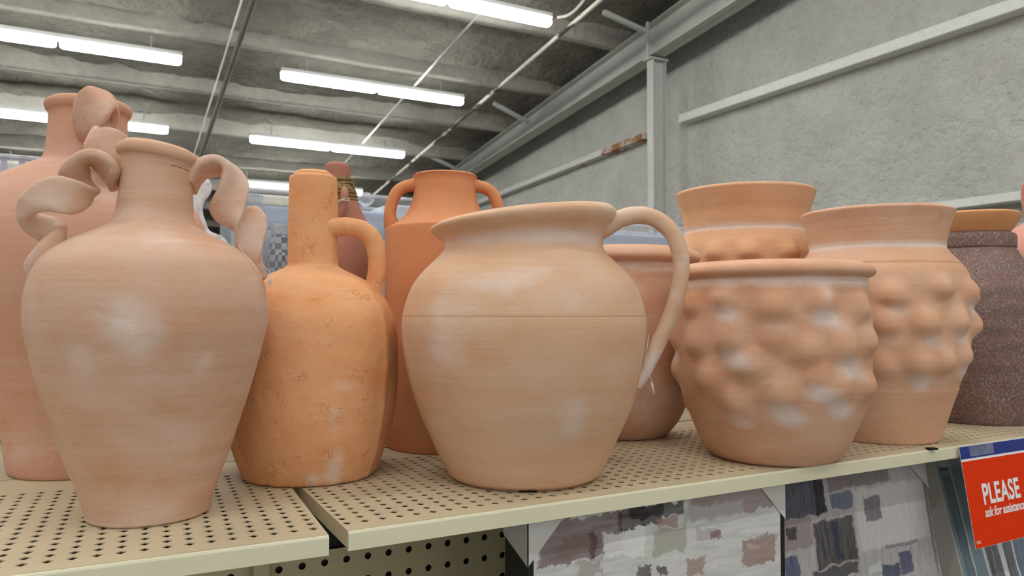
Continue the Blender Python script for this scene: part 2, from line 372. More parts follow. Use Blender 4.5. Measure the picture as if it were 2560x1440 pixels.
# front-left amphora with twisted handles
ax_out = Vector((FW.x, FW.y, 0)).normalized()
aX, aY, aD = .0484, 1.2050, 1.206
A = thing('amphora', 'pinkish clay amphora with two twisted ribbon handles, frontmost at left', 'vase', (aX, aY, SH), group=None)
blot = [(-1.75, .265, .02, .03, .75), (-2.05, .30, .03, .012, .4), (-1.45, .395, .05, .012, .45), (-1.33, .235, .02, .02, .6), (-2.2, .235, .02, .018, .5), (-1.6, .03, .05, .018, .4)]
def blots(th, z, L, k=1.0):
    s = 0
    for a, zz, sa, sz, w in L: s += w * gauss(angd(th, a), sa * 5) * gauss(z - zz, sz)
    return s * k
VA = math.atan2(-aY, -aX)                         # angle towards the camera
def slA(th, z, side):
    if side: return .1
    return blots(th, z, [(VA + .12 + a, b, c, d, e) for a, b, c, d, e in [(-.25, .265, .03, .025, .8), (.32, .222, .016, .014, .55), (-.05, .392, .06, .014, .5), (-.7, .235, .02, .02, .5), (0, .02, .06, .018, .45), (-.35, .29, .03, .02, .4)]]) + .5 * gauss(z - .43, .01) * (.4 + .6 * gauss(angd(th, VA - .9), .5))
profA = [(.078,.0,1),(.082,.003),(.0835,.012),(.0940,.046),(.1037,.072),(.1135,.1),(.1215,.126),(.1315,.158),(.1385,.183),(.147,.216),(.1535,.244),(.1585,.266),(.160,.287),(.1598,.305),(.157,.325),(.1522,.341),(.1435,.36),(.132,.3735),(.117,.385),(.1,.3945),(.084,.403),(.067,.412),(.0575,.4195),(.0525,.431),(.051,.449),(.0492,.468),(.0488,.49),(.0492,.505),(.0512,.511,1),(.0555,.514),(.0572,.520),(.0548,.527),(.050,.5295)]
pot_body('body', profA, M['amphora'], A, warp=lambda x, y, z, th, s, r: (x * (1 + wob(x, y, z, .012, 5)) + .006 * max(0, (z - .4) / .12), y * (1 + wob(x, y, z, .012, 5)), z - (.007 * (math.cos(th) ) if z > .5 else 0)), slipf=slA)
pa = local(A)
tA = lambda px, d=aD: [pa(x, y, d) for x, y in px]
rib = lambda w, t: (lambda u: oval(w * (.8 + .2 * math.sin(PI * min(1, u * 1.15))), t * (1.15 - .3 * u), 28, 3.2))
hsl = lambda c: .35 + .5 * noise.noise(c * 22)
ribbon('handle', [((468,452,-.022),(481,482,.022)),((480,425,-.024),(494,458,.024)),((500,404,-.025),(512,440,.026)),((525,396,-.025),(538,434,.026)),((550,400,-.025),(566,430,.024)),((564,420,-.024),(594,432,.016)),((556,458,-.022),(613,456,.004)),((537,495,-.016),(616,482,-.010)),((530,522,-.006),(610,512,-.020)),
    ((552,552,.010),(599,545,-.026)),((592,552,.022),(592,574,-.022)),((630,520,.022),(590,598,-.014)),((660,540,.010),(597,624,-.008)),((665,575,.0),(608,645,-.004)),((656,612,-.006),(622,662,0)),((650,655,-.004),(636,680,.006)),((658,698,0),(648,705,.010))], .018, M['amphora'], A, aD, hsl)
ribbon('handle', [((290,434,-.020),(286,476,.020)),((284,412,-.024),(270,450,.024)),((264,393,-.025),(250,424,.026)),((238,383,-.025),(228,406,.026)),((206,386,-.022),(215,410,.026)),((176,406,-.012),(219,430,.028)),((154,432,.004),(226,450,.026)),((156,464,.026),(236,466,.014)),((196,490,.028),(241,475,-.006)),((218,503,.010),(220,466,-.024)),((208,518,-.010),(180,452,-.032)),
    ((180,531,-.024),(138,446,-.032)),((138,526,-.030),(98,460,-.024)),((92,526,-.020),(68,486,-.012)),((62,552,-.002),(57,512,.008)),((76,578,.014),(80,536,.026)),((108,600,.022),(122,546,.026)),((142,608,.012),(152,556,.012)),((142,622,-.004),(140,578,-.010)),((116,644,-.010),(106,606,-.014)),((94,672,-.004),(80,636,-.008)),((80,704,.004),(66,660,0))], .018, M['amphora'], A, aD, hsl)

# big jar behind, left
lX, lY, lD = -.0489, 1.6180, 1.619
LJ = thing('tall_jar', 'very large rose clay jar with a twisted handle at the neck, behind the front amphora', 'vase', (lX, lY, SH))
profL = [(.114,0,1),(.118,.004),(.121,.015),(.125,.039),(.1285,.067),(.142,.12),(.168,.2),(.194,.28),(.211,.35),(.214,.41),(.205,.46),(.182,.502),(.150,.5305),(.118,.549),(.097,.5615),(.083,.5685),(.0755,.576),(.071,.59),(.0675,.624),(.0662,.65),(.0668,.662),(.0715,.669),(.0735,.677),(.0715,.684)]
VL = math.atan2(-lY, -lX)
pot_body('body', profL, M['bigjar'], LJ, wall=.012, warp=lambda x, y, z, th, s, r: (x * (1 + wob(x, y, z, .01, 4, 3)), y * (1 + wob(x, y, z, .01, 4, 3)), z),
         slipf=lambda th, z, s: .3 * gauss(z - .06, .03) + .45 * gauss(angd(th, VL + .2), .2) * gauss(z - .49, .012))
pl = local(LJ)
ribbon('handle', [((196,318,-.062),(210,350,-.058)),((192,285,-.075),(214,345,-.085)),((194,255,-.092),(228,334,-.115)),((206,232,-.108),(250,312,-.140)),((226,221,-.120),(270,288,-.150)),((252,231,-.118),(282,272,-.140)),((272,240,-.105),(286,288,-.112)),((280,258,-.090),(284,312,-.095)),((272,285,-.09),(268,330,-.10)),((258,305,-.11),(240,345,-.12)),((246,322,-.145),(222,368,-.15)),
    ((250,328,-.18),(224,385,-.19)),((272,324,-.205),(258,400,-.21)),((300,334,-.205),(290,410,-.205)),((318,355,-.18),(308,425,-.18)),((312,385,-.15),(300,450,-.15)),((285,400,-.135),(270,470,-.13)),((240,410,-.14),(232,480,-.125)),((216,425,-.15),(230,500,-.13)),((228,450,-.155),(260,515,-.13)),((262,475,-.145),(288,522,-.125))], .02, M['bigjar'], LJ, lD, lambda c: .25 + .4 * noise.noise(c * 18), .0012)

# rustic orange bottle jug
bD = 1.40; bAZ = .2285
bX, bY = bD * math.sin(bAZ), bD * math.cos(bAZ)
B = thing('bottle_jug', 'rough orange clay bottle with a straight neck and one round loop handle', 'jug', (bX, bY, SH))
VB = math.atan2(-bY, -bX)
profB = [(.112,0,1),(.119,.004),(.1235,.016),(.1345,.048),(.1435,.083),(.1505,.123),(.1545,.17),(.1555,.211),(.154,.25),(.149,.278),(.139,.301),(.122,.325),(.097,.347),(.070,.361),(.053,.369),(.0465,.374),(.0445,.382),(.0440,.41),(.0435,.46),(.0430,.505),(.0425,.530),(.0405,.536),(.036,.5385),(.0345,.5425)]
seam = VB + .92
def warpB(x, y, z, th, s, r):
    k = 1 + wob(x, y, z, .016, 9, 5) + wob(x, y, z, .008, 30, 8)
    if s == 0 and r > .03:
        k += .022 * gauss(angd(th, seam), .035) * (z < .36) + .10 * gauss(angd(th, seam), .03) * (z > .36) * 0 - .03 * gauss(angd(th, seam + .28), .16) * (z < .33)
        k += .012 * gauss(angd(th, VB + .75), .03) * (z > .38)
    dz = .0025 * noise.noise(Vector((x * 60, y * 60, 1))) if z > .53 else 0
    if z < .012: dz += abs(noise.noise(Vector((th * 9, 0, 3)))) * .003 * (r > .1)
    return x * k, y * k, z + dz
pot_body('body', profB, M['bottle'], B, wall=.013, warp=warpB, seg=220, slipf=lambda th, z, s: 0 if s else blots(th, z, [(VB + .3, .03, .02, .03, .9), (VB + .02, .012, .012, .012, .7), (VB + .25, .115, .016, .018, .5), (VB + .38, .17, .03, .008, .4)]) * .8)
pb = local(B)
strap('handle', [pb(x, y, bD - e) for x, y, e in [(804,570,.010),(820,569,.018),(842,567,.018),(870,567,.014),(900,573,.012),(925,590,.012),(938,615,.012),(943,650,.012),(940,690,.012),(935,725,.012),(936,758,.010)]], lambda u: oval(.034 * (1 + .35 * max(0, 1 - u * 7)), .034 * (1 + .35 * max(0, 1 - u * 7)), 18, 2.0), M['bottle'], B, n=8, lump=.0018, slip=lambda c: .5 * gauss((c - pb(938, 735, bD)).length, .012))

# dusty brown bottle with twine, behind the orange bottle
rr = ray(842, 600); rAZ = math.atan2(rr.x, rr.y); rD = 1.80
Rb = thing('twine_bottle', 'dusty brown clay bottle with twine tied round its neck, behind the orange bottle', 'bottle', (rD * math.sin(rAZ), rD * math.cos(rAZ), SH))
def zpx(y, d): return 1.5 - SH + (781 - y) / FPX * d * 1.04
profR = [(.085,0,1),(.09,.005),(.095,.05),(.1,.15),(.1015,.3),(.099,.4),(.092,.445),(.078,.486),(.058,.53),(.047,.555),(.037,.575),(.0315,.592),(.0305,.61),(.0305,.628),(.029,.636),(.025,.6405)]
pot_body('body', profR, M['brown'], Rb, seg=96)
pr = local(Rb); 
strap('handle', [pr(858,500,1.765), pr(860,484,1.748), pr(861,480,1.735), pr(862,492,1.722), pr(860,510,1.718), pr(856,528,1.715), pr(852,545,1.722), pr(850,556,1.735)], lambda u: oval(.026, .017, 16, 2.2), M['brown'], Rb, n=6)
tw = MB()
for k in range(9):
    z0 = .558 + k * .0053; rad = .0455 - k * .0013
    tw.tube([(rad * math.cos(a), rad * math.sin(a), z0 + .004 * math.sin(a + k)) for a in [2*PI*i/28 for i in range(29)]], .0042, 6)
tw.build('twine_wrap', M['twine'], Rb, smooth=True)
tl = MB(); p0 = pr(878, 488, 1.775); tl.tube(catmull([p0, p0 + Vector((.006,0,.014)), p0 + Vector((.004,0,.03))], 6), .0016, 6); tl.build('twine_end', M['twine'], Rb, smooth=True)

# smooth two-handled urn
uAZ = .4001; uD = 1.655; uX, uY = uD * math.sin(uAZ), uD * math.cos(uAZ)
U = thing('urn', 'smooth orange-brown urn with two small loop handles beside its open mouth', 'vase', (uX, uY, SH))
profU = [(.122,0,1),(.126,.004),(.1295,.03),(.131,.12),(.1318,.25),(.1312,.36),(.1308,.44),(.1303,.466),(.129,.4745,1),(.111,.484),(.0945,.497),(.083,.512),(.075,.530),(.0702,.548),(.0682,.566),(.0675,.578),(.069,.586),(.072,.5915)]
pot_body('body', profU, M['urn'], U, wall=.01, seg=128)
pu = local(U)
for sgn in (1, -1):
    PXH = [(1052,464),(1034,463),(1012,467),(994,479),(983,499),(976,524),(976,550),(988,580)]
    pts = [pu(x, y, uD) for x, y in PXH]
    if sgn < 0:
        axis = Vector((RT.x, RT.y, 0)); ca = math.cos(-uAZ); ax2 = Vector((math.cos(uAZ), -math.sin(uAZ), 0))
        pts = [p - ax2 * (2 * p.dot(ax2)) for p in pts]
    strap('handle', pts, lambda u: oval(.038, .0265 * (1 + .6 * max(0, 1 - u * 5) + .5 * max(0, (u - .8) * 5)), 18, 2.2), M['urn'], U, ref=Vector((math.sin(uAZ), math.cos(uAZ), 0)), n=7)

# big front jug
jX, jY, jD = .6480, 1.1680, 1.336
J = thing('pitcher', 'large pale terracotta pitcher with flared rim and long strap handle, front centre', 'jug', (jX, jY, SH))
VJ = math.atan2(-jY, -jX); RJ = math.atan2(RT.y, RT.x)
profJ = [(.122,0,1),(.1265,.003),(.134,.0075),(.1395,.0165),(.1505,.038),(.1675,.075),(.184,.111),(.1945,.139),(.2055,.178),(.2125,.213),(.2165,.245),(.2172,.268),(.2156,.2818),(.21545,.2828),(.2153,.2838),(.2150,.288),(.209,.311),(.199,.336),(.183,.3585),(.1605,.3815),(.1465,.3965),(.1412,.4075),(.1445,.419),(.1535,.430),(.1625,.4395),(.167,.4475),(.1665,.454),(.162,.4578)]
def warpJ(x, y, z, th, s, r):
    k = 1 + wob(x, y, z, .006, 4, 9) - .0016 * (s == 0) * gauss(z - .2828, .0003) * min(1, max(0, math.cos(th - RJ) + .4) * 3); f = max(0, (z - .40) / .058)
    return x * k, y * k, z + f * .016 * math.cos(th - RJ) * min(1, r / .12)
def slJ(th, z, s):
    if s: return 0
    b = .85 * gauss(z - .4135, .009) * (.6 + .4 * math.cos(th - VJ - .3))
    b += blots(th, z, [(VJ - .62, .245, .03, .03, .65), (VJ - .25, .335, .05, .012, .55), (VJ + .42, .13, .02, .025, .7), (VJ + .1, .355, .03, .006, .4), (VJ - .55, .30, .03, .01, .4), (VJ + .35, .31, .06, .02, .35)])
    return b
pot_body('body', profJ, M['jug'], J, wall=.011, warp=warpJ, slipf=slJ, seg=200)
pj = local(J)
def jsec(u):                                      # strap with a ridge on its outer side and a shallow inner groove
    w, t = .046 * (1 - .12 * u), .033 * (1.05 - .22 * u) * (1 + .55 * max(0, 1 - u * 7)) * (1 - .25 * max(0, (u - .82) / .18))
    return [(a * (1 - .0), b * (1 - (.18 if b < 0 else 0) * gauss(a, w * .22))) for a, b in oval(w, t, 26, 2.3)]
strap('handle', [pj(x, y, jD - .02) for x, y in [(1494,570),(1520,561),(1550,549),(1578,541),(1608,540),(1642,551),(1672,576),(1692,610),(1701,650),(1700,695),(1690,745),(1671,798),(1650,845),(1632,885),(1614,925),(1588,966)]], jsec, M['jug'], J, ref=Vector((math.sin(.5), math.cos(.5), 0)), n=8, slip=lambda c: .25 + .5 * noise.noise(c * 25) + .6 * min(1, max(0, (.25 - c.z) / .04)) + .7 * gauss((c - pj(1515, 560, jD)).length, .02), lump=.001)
pad(J, 1320, 1232, 1.21, .03)

# rolled-rim bowl behind the pitcher handle
kAZ = .6344; kD = 1.812
Kb = thing('planter_bowl', 'round terracotta planter with rolled rim, seen through the pitcher handle', 'bowl', (kD * math.sin(kAZ), kD * math.cos(kAZ), SH))
profK = [(.1,0,1),(.107,.003),(.117,.012),(.136,.036),(.152,.068),(.166,.11),(.174,.16),(.177,.21),(.1765,.26),(.174,.31),(.170,.36),(.166,.395),(.1665,.402,1),(.176,.405),(.187,.411),(.190,.418),(.186,.427),(.176,.434),(.168,.436)]
VK = math.atan2(-math.cos(kAZ), -math.sin(kAZ))
pot_body('body', profK, M['bowl'], Kb, wall=.012, slipf=lambda th, z, s: 0 if s else .8 * gauss(z - .392, .008) + .35 * gauss(z - .1, .04) + blots(th, z, [(VK + .1, .34, .03, .02, .5)]), warp=lambda x, y, z, th, s, r: (x * (1 + wob(x, y, z, .012, 7, 2)), y * (1 + wob(x, y, z, .012, 7, 2)), z))

# knobbed pots
def knobs(rows, N, seed, jit=.15):
    rnd = random.Random(seed); L = []
    for j, (z, amp, s) in enumerate(rows):
        for i in range(N):
            L.append(((i + .5 * (j % 2) + rnd.uniform(-jit, jit)) * 2 * PI / N, z + rnd.uniform(-.05, .05) * jit, amp * rnd.uniform(.75, 1.2), s * rnd.uniform(.85, 1.15)))
    return L
def knob_fn(L, R0, sharp=1.0):
    def h(th, z):
        s = 0
        for a, zz, amp, sg in L:
            dz = z - zz
            if abs(dz) > .07: continue
            da = angd(th, a) * R0
            if da > .09: continue
            sz = sg * (1.1 if dz > 0 else .78)
            s += (amp * math.exp(-.5 * ((da / sg) ** 2 + (dz / sz) ** 2) ** sharp)) ** 3
        return s ** (1 / 3) if s > 1e-18 else 0.0
    def sl(th, z):
        s = 0
        for a, zz, amp, sg in L:
            dz = z - (zz - sg * 1.45)
            if abs(dz) > .06: continue
            da = angd(th, a + (.5 * sg - .6 * dz) / R0) * R0
            if da > .09: continue
            s = max(s, math.exp(-.5 * ((da / (sg * .95)) ** 2 + (dz / (sg * .6)) ** 2)) * (.5 + .5 * math.sin(a * 7.3 + zz * 91)))
        return s
    return h, sl
def seen_knobs(root, R0, px, hidden, facing):
    """knobs the photo shows, found where their sight lines meet the pot, plus regular ones round the far side"""
    L = []; e = EYE - root.location
    for x, y, amp, s in px:
        d = ray(1700 + x / 1.692, 600 + y / 1.692); a = d.x ** 2 + d.y ** 2; b = e.x * d.x + e.y * d.y; c = e.x ** 2 + e.y ** 2 - R0 ** 2
        q = b * b - a * c; t = (-b - math.sqrt(max(q, 0))) / a; p = e + d * t; L.append((math.atan2(p.y, p.x), p.z, amp, s))
    return L + [k for k in hidden if angd(k[0], facing) > 1.78]
wX, wY, wD = 1.1790, 1.0879, 1.604
Wb = thing('planter_bowl', 'wide dimpled terracotta bowl with rolled rim, at the shelf front edge right of the pitcher', 'bowl', (wX, wY, SH))
VW = math.atan2(-wY, -wX)
profW = [(.108,0,1),(.116,.002),(.126,.009),(.1405,.029),(.1585,.064),(.1715,.092),(.180,.118),(.186,.145),(.189,.175),(.1905,.21),(.191,.245),(.190,.28),(.187,.31),(.1825,.335),(.1785,.352),(.1775,.357,1),(.184,.3585),(.1915,.363),(.1935,.3695),(.190,.377),(.181,.3825),(.174,.3835)]
kw, ksl = knob_fn(seen_knobs(Wb, .196, [(x, y, a, g) for x, y, a, g in [(160,245,.012,.020),(400,285,.015,.023),(610,255,.014,.022),(795,290,.013,.022),(20,275,.012,.020),(200,430,.013,.023),(405,425,.009,.022),(540,475,.014,.022),(715,460,.016,.025),(815,435,.018,.022),(-36,415,.016,.022),(-30,550,.015,.022),(50,440,.013,.022),(285,535,.015,.024),(100,600,.014,.023),(430,665,.014,.024),(690,640,.014,.024),(815,630,.017,.022),(200,700,.010,.020),(590,590,.007,.02)]], [(a + VW + .05, z, am, s) for a, z, am, s in knobs([(.302, .012, .021), (.238, .016, .025), (.170, .016, .026), (.112, .012, .023)], 11, 4, .3)], VW), .19, 1.15)
def warpW(x, y, z, th, s, r):
    k = 1 + wob(x, y, z, .015, 8, 6) * (z > .02)
    if s == 0 and .03 < z < .352: k += (kw(th, z) - .004) / max(r, .05) * min(1, (.352 - z) / .03) * min(1, (z - .03) / .05)
    return x * k, y * k, z
pot_body('body', profW, M['bowl'], Wb, wall=.013, warp=warpW, slipf=lambda th, z, s: 0 if s else (1.25 * ksl(th, z) if z < .34 else 0) + .85 * gauss(z - .348, .008) + blots(th, z, [(VW + .52, .325, .012, .013, .6)]), seg=260, n=9)

vX, vY, vD = 1.5804 * 1.006, 1.1405 * 1.006, 1.949 * 1.006
Vs = thing('knobbed_vase', 'tall knobbed terracotta vase with wide flared neck, beside the dark speckled pot', 'vase', (vX, vY, SH))
VV = math.atan2(-vY, -vX)
sV = 1.006
profV = [(r * sV, z * sV) + tuple(q) for r, z, *q in [(.122,0,1),(.127,.002),(.131,.012),(.1385,.034),(.149,.071),(.159,.103),(.171,.138),(.181,.161),(.187,.185),(.191,.215),(.1935,.25),(.1945,.285),(.1945,.32),(.194,.345),(.191,.366),(.186,.382),(.1765,.396),(.162,.412),(.1495,.428),(.1455,.437,1),(.1472,.449),(.1515,.472),(.157,.492),(.1635,.509),(.1662,.517),(.165,.5205)]]
kv, vsl = knob_fn(seen_knobs(Vs, .2, [(905,238,.016,.021),(1120,205,.018,.020),(1240,225,.019,.021),(1268,240,.015,.017),(868,360,.017,.022),(1050,358,.019,.023),(1195,352,.019,.022),(1278,365,.020,.021),(850,545,.015,.022),(1035,540,.017,.023),(1150,528,.016,.021),(1230,500,.015,.021)], [(a + VV + .22, z, am, s) for a, z, am, s in knobs([(.328, .021, .021), (.256, .021, .023), (.170, .018, .023)], 12, 9, .12)], VV), .195, 1.35)
def warpV(x, y, z, th, s, r):
    k = 1 + wob(x, y, z, .008, 7, 4) * (z > .02)
    if s == 0 and .12 < z < .40: k += (kv(th, z) - .002) / max(r, .05)
    return x * k, y * k, z
pot_body('body', profV, M['vase'], Vs, wall=.008, warp=warpV, slipf=lambda th, z, s: 0 if s else (1.3 * vsl(th, z) if z < .36 else 0) + .95 * gauss(z - .44, .0065) + .25 * gauss(z - .5, .02), seg=260, n=9)
pad(Vs, 2333, 1107, 1.812, .022)

gAZ = .7943; gD = 2.25; gS = gD / 1.921
G = thing('knobbed_vase', 'orange knobbed vase with a wide flared neck standing behind the dimpled bowl', 'vase', (gD * math.sin(gAZ), gD * math.cos(gAZ), SH))
def gz(z): return .29 + (z - .29) * gS
VG = math.atan2(-math.cos(gAZ), -math.sin(gAZ))
profG = [(.15,0,1),(.155,.004),(.165,.06),(.185,.16),(.2,.26),(.206,.36),(.205,.43),(.2,.465)] + [(r * gS, gz(z)) + tuple(q) for r, z, *q in [(.1645,.456),(.1555,.469),(.1475,.481),(.1445,.4875,1),(.1465,.5),(.1495,.528),(.1565,.551),(.1635,.573),(.1657,.580),(.1645,.584)]]
kg, gsl = knob_fn([(a + VG + .1, z, am, s) for a, z, am, s in knobs([(.446, .022, .020), (.37, .022, .022), (.29, .018, .022)], 12, 21)], .2, 1.35)
def warpG(x, y, z, th, s, r):
    k = 1 + wob(x, y, z, .008, 6, 1) * (z > .02)
    if s == 0 and .2 < z < .52: k += kg(th, z) / max(r, .05)
    return x * k, y * k, z
pot_body('body', profG, M['flared'], G, wall=.009, warp=warpG, slipf=lambda th, z, s: 0 if s else .9 * gauss(z - gz(.489), .007) + .5 * gsl(th, z) * (z < .46), seg=220)

# dark speckled pot with a saucer in its mouth
dAZ = 1.0434; dD = 2.405; dX, dY = dD * math.sin(dAZ), dD * math.cos(dAZ)
Dp = thing('speckled_pot', 'dark brown pot speckled with grey, at the right end of the shelf', 'pot', (dX, dY, SH))
profD = [(.138,0,1),(.143,.003),(.148,.02),(.162,.08),(.174,.15),(.181,.22),(.181,.28),(.173,.335),(.158,.375),(.138,.41),(.120,.436),(.1085,.457),(.105,.463,1),(.1085,.467),(.1085,.49),(.106,.5),(.100,.503)]
pot_body('body', profD, M['speckled'], Dp, wall=.012, warp=lambda x, y, z, th, s, r: (x * (1 + .006 * math.sin(z * 130) * (.1 < z < .4)), y * (1 + .006 * math.sin(z * 130) * (.1 < z < .4)), z))
Sc = thing('saucer', 'orange terracotta saucer resting in the mouth of the dark speckled pot', 'saucer', (dX, dY, SH + .497))
profS = [(.075,0,1),(.08,.001),(.0905,.006),(.1,.018),(.109,.032),(.1155,.044),(.1195,.053),(.1205,.058),(.118,.060)]
pot_body('body', profS, M['saucer'], Sc, wall=.008, seg=128)

# pink amphora entering at the right edge
pAZ = math.atan2(ray(2640, 700).x, ray(2640, 700).y); pD = 2.72
Pj = thing('amphora', 'pink clay jar cut off by the right edge of the photo, behind the speckled pot', 'vase', (pD * math.sin(pAZ), pD * math.cos(pAZ), SH))
VP_ = math.atan2(-math.cos(pAZ), -math.sin(pAZ))
profP = [(.115,0,1),(.12,.005),(.14,.1),(.17,.22),(.19,.32),(.195,.38),(.188,.43),(.168,.474),(.138,.51),(.105,.54),(.078,.558),(.067,.575),(.062,.61),(.062,.66),(.069,.675),(.067,.682)]
pot_body('body', profP, M['rose'], Pj, wall=.011, seg=128)
pp = local(Pj)
for off in (0, 1):
    pts = [pp(2606,500,pD), pp(2600,465,pD), pp(2586,450,pD), pp(2573,456,pD), pp(2577,495,pD), pp(2583,545,pD), pp(2584,590,pD - .05)]
    if off: 
        ax2 = Vector((math.cos(pAZ), -math.sin(pAZ), 0)); pts = [p - ax2 * (2 * p.dot(ax2)) for p in pts]
    strap('handle', pts, lambda u: oval(.05, .018), M['rose'], Pj, twist=lambda u: u * 2 * PI, ref=ax_out, n=8, lump=.001)

# ------------------------------------------------------------------ tag fasteners
def fastener(label, px, d, barb=None, group='clear plastic tag fasteners', r=.00055):
    P = [at_dist(x, y, dd) for (x, y), dd in zip(px, d)]; o0 = P[0].copy()
    root = thing('tag_fastener', label, 'tag fastener', o0)
    m = MB(); m.tube(catmull([p - o0 for p in P], 8), r, 6); m.build('filament', M['nylon'], root, smooth=True)
    if barb:
        a, b = [at_dist(x, y, dd) - o0 for x, y, dd in barb]
        V, F = sweep(catmull([a, a * .6 + b * .4, b], 4), lambda u: oval(.0035 * (.5 + .9 * math.sin(PI * min(1, u * 1.1 + .1))), .003 * (.6 + .6 * math.sin(PI * min(1, u + .1))), 10, 2)); mesh('barb', V, F, M['nylon'], root)
    return root
fastener('clear tag fastener looped over the front amphora right handle', [(596,612),(620,648),(640,672),(656,690),(664,692),(672,690),(655,665),(668,672),(675,683),(676,697)], [1.17,1.155,1.15,1.15,1.17,1.2,1.19,1.18,1.175,1.17], [(676,696,1.17),(674,717,1.17)])
fastener('clear tag fastener dangling from the base of the pitcher handle', [(1622,838),(1617,875),(1612,905),(1616,925),(1624,938),(1630,958)], [1.285,1.28,1.28,1.28,1.285,1.29], [(1629,955,1.29),(1635,986,1.29)], r=.0008)
fastener('clear filament loop round the twisted handle of the large rose jar', [(176,374),(190,368),(208,364),(232,350),(262,338),(290,328),(312,342),(324,360)], [1.45,1.44,1.42,1.40,1.385,1.385,1.40,1.43], r=.0006)
fastener('white cord tied twice round the small handle of the twine bottle', [(843,507),(850,500),(860,497),(872,499),(868,502),(856,500),(848,505),(843,512)], [1.72,1.705,1.70,1.715,1.70,1.698,1.705,1.72], r=.0013)

# ------------------------------------------------------------------ shelving
def perforated(nx, ny, px, py, half, x0, y0, X0, X1, Y0, Y1, ngon=4):
    """sheet in the xy plane from (X0,Y0) to (X1,Y1) with nx x ny holes; first hole centred on (x0,y0)"""
    V = []; F = []; idx = {}
    def vert(i, j):
        k = (i, j)
        if k not in idx:
            x = x0 + (i - 1) * px / 2; y = y0 + (j - 1) * py / 2
            if i == 0: x = X0
            if i == 2 * nx: x = X1
            if j == 0: y = Y0
            if j == 2 * ny: y = Y1
            idx[k] = len(V); V.append((x, y, 0))
        return idx[k]
    for a in range(nx):
        for b in range(ny):
            cx, cy = x0 + a * px, y0 + b * py; q = len(V); i, j = 2*a, 2*b; n = ngon // 4
            for k in range(ngon): V.append((cx + half * math.cos(2*PI*k/ngon), cy + half * math.sin(2*PI*k/ngon), 0))
            mids = [vert(i+2, j+1), vert(i+1, j+2), vert(i, j+1), vert(i+1, j)]; cor = [vert(i+2, j+2), vert(i, j+2), vert(i, j), vert(i+2, j)]
            for s in range(4):
                ring = [q + (s*n + k) % ngon for k in range(n + 1)]
                F.append(tuple([mids[s], cor[s], mids[(s+1) % 4]] + ring[::-1]))
    return V, F
def shelf_deck(label, X0, X1, x0, nx, depth, loc, rz, flip=False):
    root = thing('metal_shelf', label, 'shelf', loc, rz, group=None)
    V, F = perforated(nx, 17,   .0254, .0245, .0070, x0, .0405, X0, X1, 0.004, depth)
    o = mesh('deck_panel', V, F, M['deck'], root, False, loc=(0, 0, 0)); m = o.modifiers.new('sheet', 'SOLIDIFY'); m.thickness = .0014; m.offset = -1
    bm = bmesh.new(); bm.from_mesh(o.data); bmesh.ops.recalc_face_normals(bm, faces=bm.faces)
    for f in bm.faces:
        if f.normal.z < 0: f.normal_flip()
    bm.to_mesh(o.data); bm.free()
    prof = [(.004, 0), (.0012, -.0008), (0, -.0035), (0, -.0255), (.0012, -.0262), (.0095, -.0262), (.0095, -.0246), (.0018, -.0246), (.0018, -.0040), (.003, -.002), (.005, -.0016), (.005, 0)]
    MB().prism(prof, 'x', X0, X1).build('front_lip', M['lip'], root)
    MB().box((X0 + .0005, .0075, -.022), (X1 - .0005, .009, -.0016)).build('inner_hem', M['lip'], root)
    MB().box((X0 + .002, .012, -.0225), (X1 - .002, depth - .001, -.0215)).build('shade_sheet', M['hole_shade'], root)  # added black sheet, puts shade under the deck holes by colour
    for xx in (X0, X1 - .0016):
        MB().box((xx, .0105, -.0235), (xx + .0016, depth, -.0018)).build('side_flange', M['deck'], root)
    return root
shelf_deck('beige perforated metal shelf at right, carrying the pitcher and bowls', 0, 1.86, .0092, 73, .562, (.2776, .979, SH), 0)
shelf_deck('beige perforated metal shelf at left, under the front amphora', -1.1, 0, -.0125 - 42 * .0254, 43, .562, (.2506, .9742, SH), -.042)
for lab, X0, X1 in (('rear beige shelf deck behind the left shelf, under the tall rose jar', -1.0, .262), ('rear beige shelf deck behind the right shelf, under the tall bins', .2665, 2.6)):
    lf = X0 < 0
    root = thing('metal_shelf', lab, 'shelf', (.2506, .9742, SH) if lf else (0, 1.552, SH), -.042 if lf else 0)
    dy = .568 if lf else 0
    if lf: X0, X1 = -1.1, -.04
    MB().box((X0, dy, -.0016), (X1, dy + .62, 0)).build('deck_panel', M['deck'], root)
    MB().box((X0, dy + .62, -.026), (X1, dy + .6216, 0)).build('back_lip', M['lip'], root)
# pegboard back under the shelf
PY = 1.566
root = thing('pegboard_panel', 'beige pegboard back panel below the shelf, with rows of round black holes', 'pegboard', (0, PY, 0))
PPX = .0295 * PY; ph = at_y(600 + 275/2.8444, 1000 + 1205/2.8444, PY)
nz = 16
V, F = perforated(44, nz, PPX, PPX * 1.03, .0075, ph.x - 18 * PPX, 0.0, ph.x - 18.5 * PPX, ph.x + 25.5 * PPX, -.55 * PPX, (nz - .45) * PPX * 1.03, 12)
V = [(x, 0, ph.z - y) for x, y, z in V]
zt = SH - .004
V = [(x, y, min(z, zt)) for x, y, z in V]
o = mesh('perforated_sheet', V, F, M['peg'], root, False); m = o.modifiers.new('sheet', 'SOLIDIFY'); m.thickness = .003
MB().box((ph.x - 18.5 * PPX, .012, 0), (ph.x + 25.5 * PPX, .02, zt)).build('peg_shade_sheet', M['black'], root)  # black backing paints in the dark of the void behind the holes
up = thing('shelf_upright', 'beige steel upright behind the joint of the two shelves', 'shelf upright', (0.262, 1.54, 0))
MB().box((-.016, -.012, 0), (.016, .018, SH - .03)).build('post', M['peg'], up, bevel=.003)
lo = thing('metal_shelf', 'lower beige shelf carrying the canvas pictures under the top shelf', 'shelf', (0, 0, .47))
